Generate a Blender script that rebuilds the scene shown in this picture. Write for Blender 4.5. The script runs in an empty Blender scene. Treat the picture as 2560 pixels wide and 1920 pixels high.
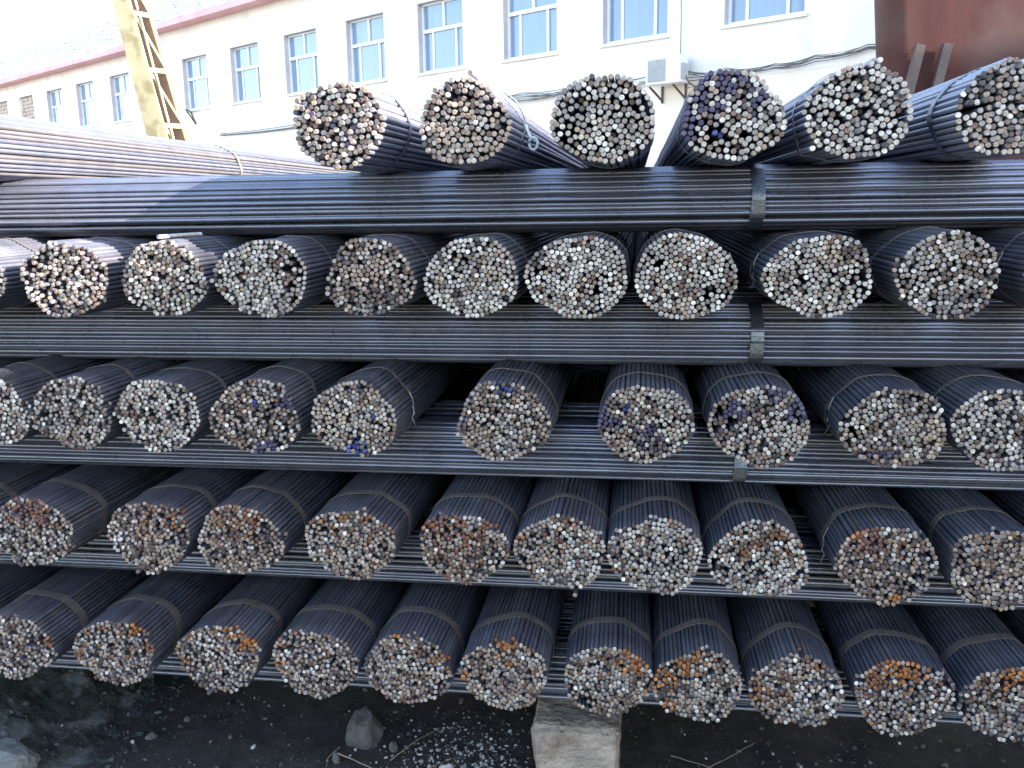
import bpy, bmesh, math, random
import numpy as np
from mathutils import Matrix, Vector, noise

scene = bpy.context.scene
col = scene.collection
rnd = random.Random(7)
rng = np.random.default_rng(7)
PI = math.pi

# ------------------------------------------------------------------ camera
cam_data = bpy.data.cameras.new('camera')
cam_data.sensor_width = 36.0
cam_data.lens = 36.0 * 2263 / 2560
cam_data.clip_start = 0.05
cam_data.clip_end = 2000
cam = bpy.data.objects.new('camera', cam_data)
col.objects.link(cam)
CR = Matrix(((0.9904217579, -0.0125158100, 0.1375067123),
             (0.1372598285, 0.1973110035, -0.9706843500),
             (-0.0149826865, 0.9802610481, 0.1971390289)))
CM = CR.to_4x4()
CM.translation = (0, 0, 1.75)
cam.matrix_world = CM
scene.camera = cam

# ------------------------------------------------------------------ sky, sun, exposure
SUN = Vector((1.0, -0.19, 0.46)).normalized()
world = bpy.data.worlds.new('World')
scene.world = world
world.use_nodes = True
wn = world.node_tree
wn.nodes.clear()
wo = wn.nodes.new('ShaderNodeOutputWorld')
bg = wn.nodes.new('ShaderNodeBackground')
sky = wn.nodes.new('ShaderNodeTexSky')
sky.sky_type = 'NISHITA'
sky.sun_disc = False
sky.sun_elevation = math.asin(SUN.z)
sky.sun_rotation = math.atan2(SUN.x, SUN.y)
sky.air_density = 1.2
sky.dust_density = 1.2
sky.ozone_density = 1.0
bg.inputs['Strength'].default_value = 0.15
wn.links.new(sky.outputs[0], bg.inputs[0])
wn.links.new(bg.outputs[0], wo.inputs[0])
sun_data = bpy.data.lights.new('sun', 'SUN')
sun_data.energy = 5.0
sun_data.angle = math.radians(0.53)
sun_data.color = (1.0, 0.93, 0.84)
sun = bpy.data.objects.new('sun', sun_data)
sun.rotation_euler = SUN.to_track_quat('Z', 'Y').to_euler()
sun.location = (20, 20, 30)
col.objects.link(sun)
scene.view_settings.view_transform = 'Standard'
scene.view_settings.look = 'None'
scene.view_settings.gamma = 1.0
scene.view_settings.use_curve_mapping = False
scene.view_settings.exposure = 2.75
scene.render.engine = 'CYCLES'
scene.cycles.use_denoising = True
scene.cycles.max_bounces = 6
scene.cycles.diffuse_bounces = 3
scene.cycles.glossy_bounces = 3

# ------------------------------------------------------------------ helpers
def tag(o, label=None, cat=None, group=None, kind=None):
    if label: o['label'] = label
    if cat: o['category'] = cat
    if group: o['group'] = group
    if kind: o['kind'] = kind
    return o

def empty(name, loc=(0, 0, 0), rotz=0.0, parent=None):
    o = bpy.data.objects.new(name, None)
    o.empty_display_size = 0.1
    col.objects.link(o)
    o.location = loc
    o.rotation_euler = (0, 0, rotz)
    if parent: o.parent = parent
    return o

class MB:
    """collects vertices and faces for one mesh object"""
    def __init__(s): s.v = []; s.f = []; s.sm = []
    def add(s, vs, fs, smooth=False):
        b = len(s.v); s.v += [tuple(p) for p in vs]
        for f in fs: s.f.append(tuple(i + b for i in f)); s.sm.append(smooth)
    def box(s, x0, x1, y0, y1, z0, z1, M=None, j=0.0):
        vs = [(x, y, z) for x in (x0, x1) for y in (y0, y1) for z in (z0, z1)]
        if j: vs = [(a + rnd.uniform(-j, j), b + rnd.uniform(-j, j), c + rnd.uniform(-j, j)) for a, b, c in vs]
        if M is not None: vs = [M @ Vector(p) for p in vs]
        s.add(vs, [(0, 1, 3, 2), (4, 6, 7, 5), (0, 4, 5, 1), (2, 3, 7, 6), (0, 2, 6, 4), (1, 5, 7, 3)])
    def tube(s, pts, r, n=6, cap=True, taper=None):
        pts = [Vector(p) for p in pts]; m = len(pts); vs = []
        up = Vector((0, 0, 1))
        for i, p in enumerate(pts):
            t = (pts[min(i + 1, m - 1)] - pts[max(i - 1, 0)]).normalized()
            a = t.cross(up)
            if a.length < 0.05: a = t.cross(Vector((1, 0, 0)))
            a.normalize(); b = t.cross(a)
            rr = r if taper is None else r * (1 + (taper - 1) * i / (m - 1))
            for k in range(n):
                th = 2 * PI * k / n
                vs.append(p + (a * math.cos(th) + b * math.sin(th)) * rr)
        fs = [(i * n + k, i * n + (k + 1) % n, (i + 1) * n + (k + 1) % n, (i + 1) * n + k) for i in range(m - 1) for k in range(n)]
        s.add(vs, fs, True)
        if cap:
            s.add(vs[:n], [tuple(range(n))[::-1]]); s.add(vs[-n:], [tuple(range(n))])
    def bar(s, p, q, w, d, side=None):
        """rectangular bar from p to q, w wide along side, d deep"""
        p = Vector(p); q = Vector(q); t = (q - p).normalized()
        a = Vector(side) if side is not None else t.cross(Vector((0, 1, 0)))
        a = (a - t * a.dot(t)).normalized(); b = t.cross(a)
        vs = [e + a * x * w / 2 + b * y * d / 2 for e in (p, q) for x in (-1, 1) for y in (-1, 1)]
        s.add(vs, [(0, 1, 3, 2), (4, 6, 7, 5), (0, 4, 5, 1), (2, 3, 7, 6), (0, 2, 6, 4), (1, 5, 7, 3)])
    def mesh(s, name, mats):
        me = bpy.data.meshes.new(name)
        me.from_pydata(s.v, [], s.f)
        for m in (mats if isinstance(mats, (list, tuple)) else [mats]): me.materials.append(m)
        me.polygons.foreach_set('use_smooth', s.sm)
        bm = bmesh.new(); bm.from_mesh(me); bmesh.ops.recalc_face_normals(bm, faces=bm.faces); bm.to_mesh(me); bm.free()
        me.update()
        return me
    def build(s, name, mats, parent=None, loc=None, rotz=0.0):
        o = bpy.data.objects.new(name, s.mesh(name, mats))
        col.objects.link(o)
        if parent: o.parent = parent
        if loc is not None: o.location = loc
        if rotz: o.rotation_euler = (0, 0, rotz)
        return o

# ------------------------------------------------------------------ materials
def mat(name):
    m = bpy.data.materials.new(name); m.use_nodes = True
    nt = m.node_tree; b = nt.nodes['Principled BSDF']
    return m, nt, b
def N(nt, t, **kw):
    n = nt.nodes.new(t)
    for k, v in kw.items():
        if k in n.inputs.keys() if hasattr(n.inputs, 'keys') else False: n.inputs[k].default_value = v
        else: setattr(n, k, v)
    return n
def ramp(nt, stops, interp='LINEAR'):
    r = nt.nodes.new('ShaderNodeValToRGB'); r.color_ramp.interpolation = interp
    e = r.color_ramp.elements
    while len(e) < len(stops): e.new(0.5)
    for el, (p, c) in zip(e, stops): el.position = p; el.color = (c[0], c[1], c[2], 1)
    return r
def noise_mat(name, c1, c2, scale=5.0, rough=0.7, detail=6.0, bump=0.0, bscale=40.0, metal=0.0, stops=None, coords='Object', stretch=None, spec=0.5, c3=None, s3=2.0):
    m, nt, b = mat(name)
    L = nt.links.new
    tc = nt.nodes.new('ShaderNodeTexCoord'); src = tc.outputs[coords]
    if stretch:
        mp = nt.nodes.new('ShaderNodeMapping'); mp.inputs['Scale'].default_value = stretch; L(src, mp.inputs[0]); src = mp.outputs[0]
    n = nt.nodes.new('ShaderNodeTexNoise'); n.inputs['Scale'].default_value = scale; n.inputs['Detail'].default_value = detail; n.inputs['Roughness'].default_value = 0.65
    L(src, n.inputs['Vector'])
    r = ramp(nt, stops or [(0.32, c1), (0.68, c2)]); L(n.outputs['Fac'], r.inputs[0])
    out = r.outputs[0]
    if c3 is not None:
        n3 = nt.nodes.new('ShaderNodeTexNoise'); n3.inputs['Scale'].default_value = s3; n3.inputs['Detail'].default_value = 8; L(tc.outputs[coords], n3.inputs['Vector'])
        r3 = ramp(nt, [(0.5, (0, 0, 0)), (0.62, (1, 1, 1))]); L(n3.outputs['Fac'], r3.inputs[0])
        mx = nt.nodes.new('ShaderNodeMix'); mx.data_type = 'RGBA'
        L(r3.outputs[0], mx.inputs[0]); L(out, mx.inputs[6]); mx.inputs[7].default_value = (*c3, 1); out = mx.outputs[2]
    L(out, b.inputs['Base Color'])
    b.inputs['Roughness'].default_value = rough; b.inputs['Metallic'].default_value = metal
    b.inputs['Specular IOR Level'].default_value = spec
    if bump:
        n2 = nt.nodes.new('ShaderNodeTexNoise'); n2.inputs['Scale'].default_value = bscale; n2.inputs['Detail'].default_value = 5; L(src, n2.inputs['Vector'])
        bp = nt.nodes.new('ShaderNodeBump'); bp.inputs['Strength'].default_value = bump; bp.inputs['Distance'].default_value = 0.02
        L(n2.outputs['Fac'], bp.inputs['Height']); L(bp.outputs[0], b.inputs['Normal'])
    return m

def make_rod_body(name='mill_scale_steel', gain=1.0, metal=0.35, ro=(0.40, 0.56), var=1.0):
    """dark mill-scaled steel; every rod has its own shade, object alpha carries how far rust creeps from the cut end"""
    m, nt, b = mat(name); L = nt.links.new
    oi = nt.nodes.new('ShaderNodeObjectInfo'); tc = nt.nodes.new('ShaderNodeTexCoord')
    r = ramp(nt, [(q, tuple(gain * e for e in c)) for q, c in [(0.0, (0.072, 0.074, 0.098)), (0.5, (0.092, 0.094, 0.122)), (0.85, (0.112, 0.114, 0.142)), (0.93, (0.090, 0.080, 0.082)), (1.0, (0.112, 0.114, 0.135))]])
    L(oi.outputs['Random'], r.inputs[0])
    mp = nt.nodes.new('ShaderNodeMapping'); mp.inputs['Scale'].default_value = (60, 60, 60)
    L(tc.outputs['Object'], mp.inputs[0])
    ad = nt.nodes.new('ShaderNodeVectorMath'); ad.operation = 'ADD'; L(mp.outputs[0], ad.inputs[0])
    sc = nt.nodes.new('ShaderNodeVectorMath'); sc.operation = 'SCALE'; sc.inputs['Scale'].default_value = 37.0
    L(oi.outputs['Location'], sc.inputs[0]); L(sc.outputs[0], ad.inputs[1])
    n = nt.nodes.new('ShaderNodeTexNoise'); n.inputs['Scale'].default_value = 0.22; n.inputs['Detail'].default_value = 5; L(ad.outputs[0], n.inputs['Vector'])
    r2 = ramp(nt, [(0.3, (1 - .28 * var,) * 3), (0.7, (1 + .25 * var, 1 + .23 * var, 1 + .2 * var))]); L(n.outputs['Fac'], r2.inputs[0])
    mu = nt.nodes.new('ShaderNodeMix'); mu.data_type = 'RGBA'; mu.blend_type = 'MULTIPLY'; mu.inputs[0].default_value = 1
    L(r.outputs[0], mu.inputs[6]); L(r2.outputs[0], mu.inputs[7])
    # rust creeping from the end
    sx = nt.nodes.new('ShaderNodeSeparateXYZ'); L(tc.outputs['Object'], sx.inputs[0])
    mr = nt.nodes.new('ShaderNodeMapRange'); mr.inputs['From Min'].default_value = 0.0; mr.inputs['From Max'].default_value = 0.022
    mr.inputs['To Min'].default_value = 1; mr.inputs['To Max'].default_value = 0
    L(sx.outputs['Y'], mr.inputs['Value'])
    m1 = nt.nodes.new('ShaderNodeMath'); m1.operation = 'MULTIPLY'; L(mr.outputs[0], m1.inputs[0])
    inv = nt.nodes.new('ShaderNodeMath'); inv.operation = 'SUBTRACT'; inv.inputs[0].default_value = 1.0; L(oi.outputs['Alpha'], inv.inputs[1])
    L(inv.outputs[0], m1.inputs[1])
    mx = nt.nodes.new('ShaderNodeMix'); mx.data_type = 'RGBA'; L(m1.outputs[0], mx.inputs[0]); L(mu.outputs[2], mx.inputs[6]); mx.inputs[7].default_value = (0.20, 0.075, 0.03, 1)
    L(mx.outputs[2], b.inputs['Base Color'])
    b.inputs['Metallic'].default_value = metal
    rr = ramp(nt, [(0.3, (ro[0],) * 3), (0.7, (ro[1],) * 3)]); L(n.outputs['Fac'], rr.inputs[0]); L(rr.outputs[0], b.inputs['Roughness'])
    bp = nt.nodes.new('ShaderNodeBump'); bp.inputs['Strength'].default_value = 0.25; bp.inputs['Distance'].default_value = 0.001
    n2 = nt.nodes.new('ShaderNodeTexNoise'); n2.inputs['Scale'].default_value = 2.5; n2.inputs['Detail'].default_value = 3; L(ad.outputs[0], n2.inputs['Vector'])
    L(n2.outputs['Fac'], bp.inputs['Height']); L(bp.outputs[0], b.inputs['Normal'])
    return m

def make_rod_end():
    """sawn or sheared end: colour comes with each rod, streaked by the cut"""
    m, nt, b = mat('cut_steel_end'); L = nt.links.new
    oi = nt.nodes.new('ShaderNodeObjectInfo'); tc = nt.nodes.new('ShaderNodeTexCoord')
    ad = nt.nodes.new('ShaderNodeVectorMath'); ad.operation = 'MULTIPLY_ADD'
    L(tc.outputs['Object'], ad.inputs[0]); ad.inputs[1].default_value = (1, 1, 1)
    sc = nt.nodes.new('ShaderNodeVectorMath'); sc.operation = 'SCALE'; sc.inputs['Scale'].default_value = 11.0
    L(oi.outputs['Location'], sc.inputs[0]); L(sc.outputs[0], ad.inputs[2])
    n = nt.nodes.new('ShaderNodeTexNoise'); n.inputs['Scale'].default_value = 190; n.inputs['Detail'].default_value = 4; L(ad.outputs[0], n.inputs['Vector'])
    r2 = ramp(nt, [(0.28, (0.55, 0.52, 0.50)), (0.5, (0.97, 0.97, 0.97)), (0.75, (1.3, 1.3, 1.3))]); L(n.outputs['Fac'], r2.inputs[0])
    mu = nt.nodes.new('ShaderNodeMix'); mu.data_type = 'RGBA'; mu.blend_type = 'MULTIPLY'; mu.inputs[0].default_value = 1
    L(oi.outputs['Color'], mu.inputs[6]); L(r2.outputs[0], mu.inputs[7])
    L(mu.outputs[2], b.inputs['Base Color'])
    b.inputs['Metallic'].default_value = 0.25; b.inputs['Roughness'].default_value = 0.42
    return m

M_BODY = make_rod_body()
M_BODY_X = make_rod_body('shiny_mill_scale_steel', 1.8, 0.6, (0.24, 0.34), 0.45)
M_BODY_TOP = make_rod_body('pale_sunlit_mill_scale_steel', 2.5, 0.4, (0.34, 0.46), 0.6)  # paler copy for the top row; part of its sunlight is in the colour
M_BODY_PALE = make_rod_body('pale_sunlit_steel', 1.35, 0.4, (0.30, 0.42), 0.5)  # far left bundle: sunlight on it is partly put into this paler tone
M_END = make_rod_end()
M_STRAP = noise_mat('band_steel', (0.105, 0.085, 0.078), (0.18, 0.15, 0.135), 30, 0.5, metal=0.35, bump=0.15, bscale=120)
M_STRAP_BLUE = noise_mat('blued_sky_tinted_band_steel', (0.06, 0.07, 0.09), (0.16, 0.18, 0.22), 14, 0.32, metal=0.6, bump=0.1, bscale=80)  # blue band steel; on the top row straps the blue stands for reflected sky
M_SEAL = noise_mat('galvanised_seal', (0.14, 0.14, 0.15), (0.28, 0.27, 0.27), 90, 0.5, metal=0.4, bump=0.3, bscale=200)
M_WIRE = noise_mat('tie_wire_steel', (0.22, 0.2, 0.18), (0.4, 0.38, 0.36), 50, 0.45, metal=0.5)
M_TAG = noise_mat('pale_painted_tag', (0.55, 0.62, 0.62), (0.72, 0.78, 0.78), 60, 0.5)
M_WALL = noise_mat('white_plaster', (0.76, 0.70, 0.65), (0.88, 0.84, 0.80), 0.7, 0.9, detail=10, bump=0.15, bscale=30, c3=(0.74, 0.68, 0.62), s3=1.3)
M_PEACH = noise_mat('peach_plaster', (0.76, 0.64, 0.55), (0.84, 0.74, 0.66), 0.9, 0.9, bump=0.15, bscale=30)
M_FASCIA = noise_mat('red_painted_fascia', (0.72, 0.32, 0.33), (0.80, 0.46, 0.45), 1.2, 0.7)
M_TILE = noise_mat('grey_roof_tile', (0.42, 0.38, 0.35), (0.66, 0.62, 0.58), 3.0, 0.85, bump=0.2, bscale=20)
M_FRAME = noise_mat('white_window_frame', (0.76, 0.76, 0.78), (0.82, 0.82, 0.84), 3, 0.4)
M_REVEAL = noise_mat('grey_window_reveal', (0.44, 0.40, 0.42), (0.58, 0.53, 0.54), 3, 0.8)
M_BRICK = noise_mat('pale_brick', (0.40, 0.29, 0.24), (0.62, 0.48, 0.40), 6, 0.9)
M_YELLOW = noise_mat('yellow_crane_paint', (0.56, 0.40, 0.20), (0.70, 0.53, 0.30), 3.0, 0.55, bump=0.1, c3=(0.42, 0.29, 0.13), s3=4.5)
M_CRANEIN = noise_mat('shade_brown_crane_steel', (0.17, 0.11, 0.08), (0.26, 0.17, 0.12), 4.0, 0.7)  # inner side of the crane leg, its shade put into the brown
M_RUSTRED = noise_mat('rusted_red_oxide_plate', (0.050, 0.013, 0.011), (0.085, 0.025, 0.020), 2.6, 0.65, detail=12, bump=0.06, bscale=90, stretch=(2.2, 2.2, 0.3), c3=(0.085, 0.042, 0.036), s3=1.3, spec=0.25)
M_BRACE = noise_mat('weathered_steel_bar', (0.075, 0.048, 0.042), (0.11, 0.075, 0.066), 6, 0.6, bump=0.1)
M_CABLE = noise_mat('weathered_cable_sheath', (0.07, 0.062, 0.055), (0.18, 0.16, 0.14), 8, 0.7)
M_ACW = noise_mat('white_enamel', (0.70, 0.70, 0.74), (0.80, 0.80, 0.83), 4, 0.4)
M_ACG = noise_mat('grey_grille', (0.34, 0.34, 0.35), (0.42, 0.42, 0.43), 10, 0.6)
M_BRACKET = noise_mat('brown_bracket_steel', (0.06, 0.035, 0.03), (0.14, 0.08, 0.06), 20, 0.7)
M_STONE = noise_mat('rough_grey_stone', (0.17, 0.125, 0.10), (0.44, 0.345, 0.285), 11, 0.9, detail=12, bump=0.9, bscale=45, c3=(0.25, 0.205, 0.175), s3=14)
M_ROCK = noise_mat('dusty_dark_rock', (0.045, 0.041, 0.040), (0.115, 0.105, 0.10), 14, 0.9, detail=10, bump=0.5, bscale=60)
M_CHIP = noise_mat('pale_stone_chip', (0.20, 0.19, 0.18), (0.5, 0.48, 0.46), 22, 0.85, bump=0.3, bscale=80)
M_SLAB = noise_mat('dull_grey_concrete', (0.07, 0.075, 0.075), (0.15, 0.155, 0.16), 12, 0.95, detail=12, bump=0.4, bscale=60, spec=0.2)
M_TWIG = noise_mat('dry_twig', (0.16, 0.11, 0.07), (0.34, 0.27, 0.19), 30, 0.8)

def make_soil():
    m, nt, b = mat('black_oily_soil'); L = nt.links.new
    tc = nt.nodes.new('ShaderNodeTexCoord')
    n = nt.nodes.new('ShaderNodeTexNoise'); n.inputs['Scale'].default_value = 14; n.inputs['Detail'].default_value = 12; n.inputs['Roughness'].default_value = 0.75
    L(tc.outputs['Object'], n.inputs['Vector'])
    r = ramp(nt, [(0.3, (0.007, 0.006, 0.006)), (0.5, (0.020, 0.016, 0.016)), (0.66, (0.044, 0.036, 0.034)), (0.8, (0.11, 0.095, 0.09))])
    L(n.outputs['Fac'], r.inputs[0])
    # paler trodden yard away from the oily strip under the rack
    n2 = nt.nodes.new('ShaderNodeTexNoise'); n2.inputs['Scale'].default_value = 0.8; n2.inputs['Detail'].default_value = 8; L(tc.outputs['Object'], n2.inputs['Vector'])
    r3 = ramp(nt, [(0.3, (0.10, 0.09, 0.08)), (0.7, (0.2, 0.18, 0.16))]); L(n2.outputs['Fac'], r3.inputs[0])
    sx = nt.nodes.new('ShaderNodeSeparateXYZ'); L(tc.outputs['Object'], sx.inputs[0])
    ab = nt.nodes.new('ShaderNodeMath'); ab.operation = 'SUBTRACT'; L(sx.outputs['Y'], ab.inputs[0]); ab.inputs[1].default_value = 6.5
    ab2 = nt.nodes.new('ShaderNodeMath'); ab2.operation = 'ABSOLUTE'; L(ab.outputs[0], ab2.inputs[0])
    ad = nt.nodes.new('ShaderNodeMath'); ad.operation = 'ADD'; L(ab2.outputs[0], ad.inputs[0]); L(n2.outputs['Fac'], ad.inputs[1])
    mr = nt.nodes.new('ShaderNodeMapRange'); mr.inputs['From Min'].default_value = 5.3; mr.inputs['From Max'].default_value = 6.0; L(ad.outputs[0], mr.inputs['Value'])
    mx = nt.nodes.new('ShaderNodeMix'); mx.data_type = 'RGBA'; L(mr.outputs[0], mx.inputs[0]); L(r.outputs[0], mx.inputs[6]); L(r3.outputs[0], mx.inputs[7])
    L(mx.outputs[2], b.inputs['Base Color']); b.inputs['Roughness'].default_value = 0.85
    bp = nt.nodes.new('ShaderNodeBump'); bp.inputs['Strength'].default_value = 0.8; bp.inputs['Distance'].default_value = 0.02
    L(n.outputs['Fac'], bp.inputs['Height']); L(bp.outputs[0], b.inputs['Normal'])
    return m
M_SOIL = make_soil()
M_HEAP = noise_mat('grey_green_dusty_earth', (0.014, 0.019, 0.017), (0.052, 0.058, 0.055), 16, 1.0, detail=14, bump=0.35, bscale=140, c3=(0.10, 0.105, 0.108), s3=9, spec=0.1)

def make_glass():
    m, nt, b = mat('sky_tinted_glass_with_curtain'); L = nt.links.new
    tc = nt.nodes.new('ShaderNodeTexCoord')
    w = nt.nodes.new('ShaderNodeTexNoise'); w.inputs['Scale'].default_value = 1.0; w.inputs['Detail'].default_value = 3
    mp = nt.nodes.new('ShaderNodeMapping'); mp.inputs['Scale'].default_value = (14, 1, 0.6); L(tc.outputs['Object'], mp.inputs[0]); L(mp.outputs[0], w.inputs['Vector'])
    r = ramp(nt, [(0.3, (0.185, 0.25, 0.36)), (0.7, (0.215, 0.285, 0.40))]); L(w.outputs['Fac'], r.inputs[0])  # curtain folds; the sky reflected in the panes is put into this blue
    L(r.outputs[0], b.inputs['Base Color']); b.inputs['Roughness'].default_value = 0.06; b.inputs['Specular IOR Level'].default_value = 0.6
    return m
M_GLASS = make_glass()

# ------------------------------------------------------------------ ground
def ground_height(x, y):
    h = 0.03 * noise.noise(Vector((x * 1.1, y * 1.1, 0))) + 0.014 * noise.noise(Vector((x * 6, y * 6, 3))) + 0.006 * noise.noise(Vector((x * 19, y * 19, 5)))
    return -0.15 + h
def build_ground():
    xs = [-900, -300, -100, -40, -20, -10, -6, -4] + list(np.arange(-3.2, 2.4, 0.035)) + [3, 4, 6, 10, 20, 40, 100, 300, 900]
    ys = [-900, -300, -100, -40, -15, -6, -2, 0, 1.2] + list(np.arange(2.0, 4.6, 0.035)) + [5, 6, 8, 10, 14, 20, 40, 100, 300, 900]
    mb = MB(); nx = len(xs); ny = len(ys)
    near = lambda x, y: -3.3 < x < 2.5 and 1.9 < y < 4.7
    vs = [(x, y, ground_height(x, y) if near(x, y) else -0.15) for y in ys for x in xs]
    fs = [(j * nx + i, j * nx + i + 1, (j + 1) * nx + i + 1, (j + 1) * nx + i) for j in range(ny - 1) for i in range(nx - 1)]
    mb.add(vs, fs, True)
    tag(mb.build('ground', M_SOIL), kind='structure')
build_ground()

# ------------------------------------------------------------------ white building behind (local x along the wall to the right, y into the wall)
WROT = math.atan2(-0.56964976, 0.82188756)
WORG = (-0.022, 18.0, 0.0)
def zf(z): return 1.75 + 1.2 * (z - 1.75)
WIN = [-2.06, 0.13, 2.31, 4.55, 6.78, 9.04, 11.32, 13.66, 15.85, 17.9, 20.25, 22.54, 24.93, 27.25]
WXC = [-1.2 * s for s in WIN]
WZ0, WZ1 = zf(4.21), zf(5.48)
WW = 1.47
EA_R, EA_L = zf(6.26), zf(5.97)
def build_building():
    global BLD
    specs = [('right', -18.9, 5.6, EA_R, [x for x in WXC if x > -18.9 + 0.5]), ('left', -42.0, -18.9, EA_L, [x for x in WXC if x < -18.9])]
    out = []
    for nm, x0, x1, ze, wxs in specs:
        root = empty('two_storey_building', WORG, WROT)
        wxs = sorted(wxs)
        w = MB()
        zb = zf(3.47)
        edges = [x0] + [e for c in wxs for e in (c - WW / 2, c + WW / 2)] + [x1]
        w.box(x0, x1, 0, 0.36, zb, WZ0)
        w.box(x0, x1, 0, 0.36, WZ1, ze)
        for i in range(0, len(edges), 2): w.box(edges[i], edges[i + 1], 0, 0.36, WZ0, WZ1)
        # end walls and back
        w.box(x0, x0 + 0.3, 0.36, 9.0, -0.2, ze); w.box(x1 - 0.3, x1, 0.36, 9.0, -0.2, ze); w.box(x0 + 0.3, x1 - 0.3, 8.7, 9.0, -0.2, ze)
        w.build('wall', M_WALL, root)
        p = MB(); p.box(x0, x1, 0.0, 0.36, -0.2, zb - 0.002); p.build('lower_wall', M_PEACH, root)
        # ledge between storeys, worn thin line
        # roof: courses of tiles stepping up to the ridge, front and back slopes
        run, rise = 5.0, 3.0
        r = MB(); ncr = 22
        nrow = int((x1 - x0) / 0.9)
        for k in range(ncr):
            ya = -0.42 + (run + 0.0) * k / ncr; yb = -0.42 + run * (k + 1) / ncr + 0.02
            za = ze + 0.10 + rise * k / ncr; zbk = ze + 0.10 + rise * (k + 1) / ncr
            for q in range(nrow):
                xa = x0 - 0.2 + (x1 - x0 + 0.4) * q / nrow; xb = x0 - 0.2 + (x1 - x0 + 0.4) * (q + 1) / nrow
                d = rnd.uniform(0, 0.025)
                r.add([(xa, ya, za + 0.045 + d), (xb, ya, za + 0.045 + d), (xb, yb, zbk + 0.01), (xa, yb, zbk + 0.01), (xa, ya, za), (xb, ya, za)], [(0, 1, 2, 3), (4, 5, 1, 0)])
        rf = MB()
        yr = -0.42 + run
        rf.add([(x0 - 0.2, -0.40, ze + 0.06), (x1 + 0.2, -0.40, ze + 0.06), (x1 + 0.2, yr, ze + 0.06 + rise), (x0 - 0.2, yr, ze + 0.06 + rise), (x1 + 0.2, 9.4, ze + 0.06), (x0 - 0.2, 9.4, ze + 0.06)], [(0, 1, 2, 3), (3, 2, 4, 5), (0, 5, 4, 1), (1, 4, 2), (0, 3, 5)])
        roof = rf.build('roof', M_TILE, root)
        tl = r.build('roof_tiles', M_TILE, roof); tl['kind'] = 'stuff'
        f = MB(); f.box(x0 - 0.2, x1 + 0.2, -0.46, -0.42, ze - 0.04, ze + 0.13); f.box(x0 - 0.2, x1 + 0.2, -0.42, -0.002, ze - 0.04, ze - 0.01)
        f.build('fascia', M_FASCIA, root)
        for c in wxs:
            if c < -29: brick_window(root, c)
            else: window(root, c)
        out.append(root)
    tag(out[0], 'long white two storey building with blue windows and a red eave behind the rod stack', 'building')
    tag(out[1], 'lower roofed white building beyond the yellow crane leg, with bricked up windows', 'building')
    return out

def window(root, c):
    x0, x1 = c - WW / 2, c + WW / 2; D = 0.13
    f = MB(); t = 0.055
    zm = WZ0 + 0.88
    # outer frame
    f.box(x0, x0 + t, D, D + 0.07, WZ0, WZ1); f.box(x1 - t, x1, D, D + 0.07, WZ0, WZ1)
    f.box(x0 + t, x1 - t, D, D + 0.07, WZ0, WZ0 + t); f.box(x0 + t, x1 - t, D, D + 0.07, WZ1 - t, WZ1)
    f.box(x0 + t, x1 - t, D - 0.01, D + 0.08, zm, zm + 0.075)
    f.box(c - 0.03, c + 0.03, D, D + 0.07, zm + 0.075, WZ1 - t)
    fr = f.build('window', M_FRAME, root)
    for xx in (x0 + 0.36, x1 - 0.36):
        s = MB(); s.box(xx - 0.028, xx + 0.028, D + 0.012, D + 0.055, WZ0 + t, zm); s.build('sash', M_FRAME, fr)
    def pane(a, b, z0, z1, y):
        p = MB(); p.box(a, b, y, y + 0.008, z0, z1); p.build('pane', M_GLASS, fr)
    pane(x0 + t, c - 0.03, zm + 0.075, WZ1 - t, D + 0.035); pane(c + 0.03, x1 - t, zm + 0.075, WZ1 - t, D + 0.035)
    pane(x0 + t, x0 + 0.332, WZ0 + t, zm, D + 0.045); pane(x0 + 0.388, x1 - 0.388, WZ0 + t, zm, D + 0.03); pane(x1 - 0.332, x1 - t, WZ0 + t, zm, D + 0.045)
    r = MB()   # grey lining of the left jamb and the top
    r.box(x0 + 0.002, x0 + 0.012, 0.004, D - 0.002, WZ0, WZ1); r.box(x0 + 0.014, x1 - 0.002, 0.004, D - 0.002, WZ1 - 0.012, WZ1 - 0.002)
    r.build('lining', M_REVEAL, fr)
    sl = MB(); sl.box(x0 - 0.06, x1 + 0.06, -0.05, -0.002, WZ0 - 0.06, WZ0 - 0.004); sl.build('sill', M_WALL, fr)

def brick_window(root, c):
    x0, x1 = c - WW / 2, c + WW / 2
    m = MB(); m.box(x0, x1, 0.16, 0.3, WZ0, WZ1); fr = m.build('bricked_opening', M_REVEAL, root)
    h = 0.135
    k = 0
    z = WZ0 + 0.01
    while z + h < WZ1:
        x = x0 + 0.012 - (0.15 if k % 2 else 0)
        while x < x1 - 0.05:
            a = max(x, x0 + 0.012); b = min(x + 0.30, x1 - 0.012)
            if b - a > 0.05:
                q = MB(); d = rnd.uniform(-0.012, 0.02); q.box(a, b, 0.10 + d, 0.158, z, z + h - 0.015, j=0.004); q.build('brick', M_BRICK, fr)
            x += 0.32
        z += h; k += 1
build_building()
WM = Matrix.Translation(WORG) @ Matrix.Rotation(WROT, 4, 'Z')
def onwall(s15, z15, off=0.0): return WM @ Vector((-1.2 * s15, -off, zf(z15)))

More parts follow.
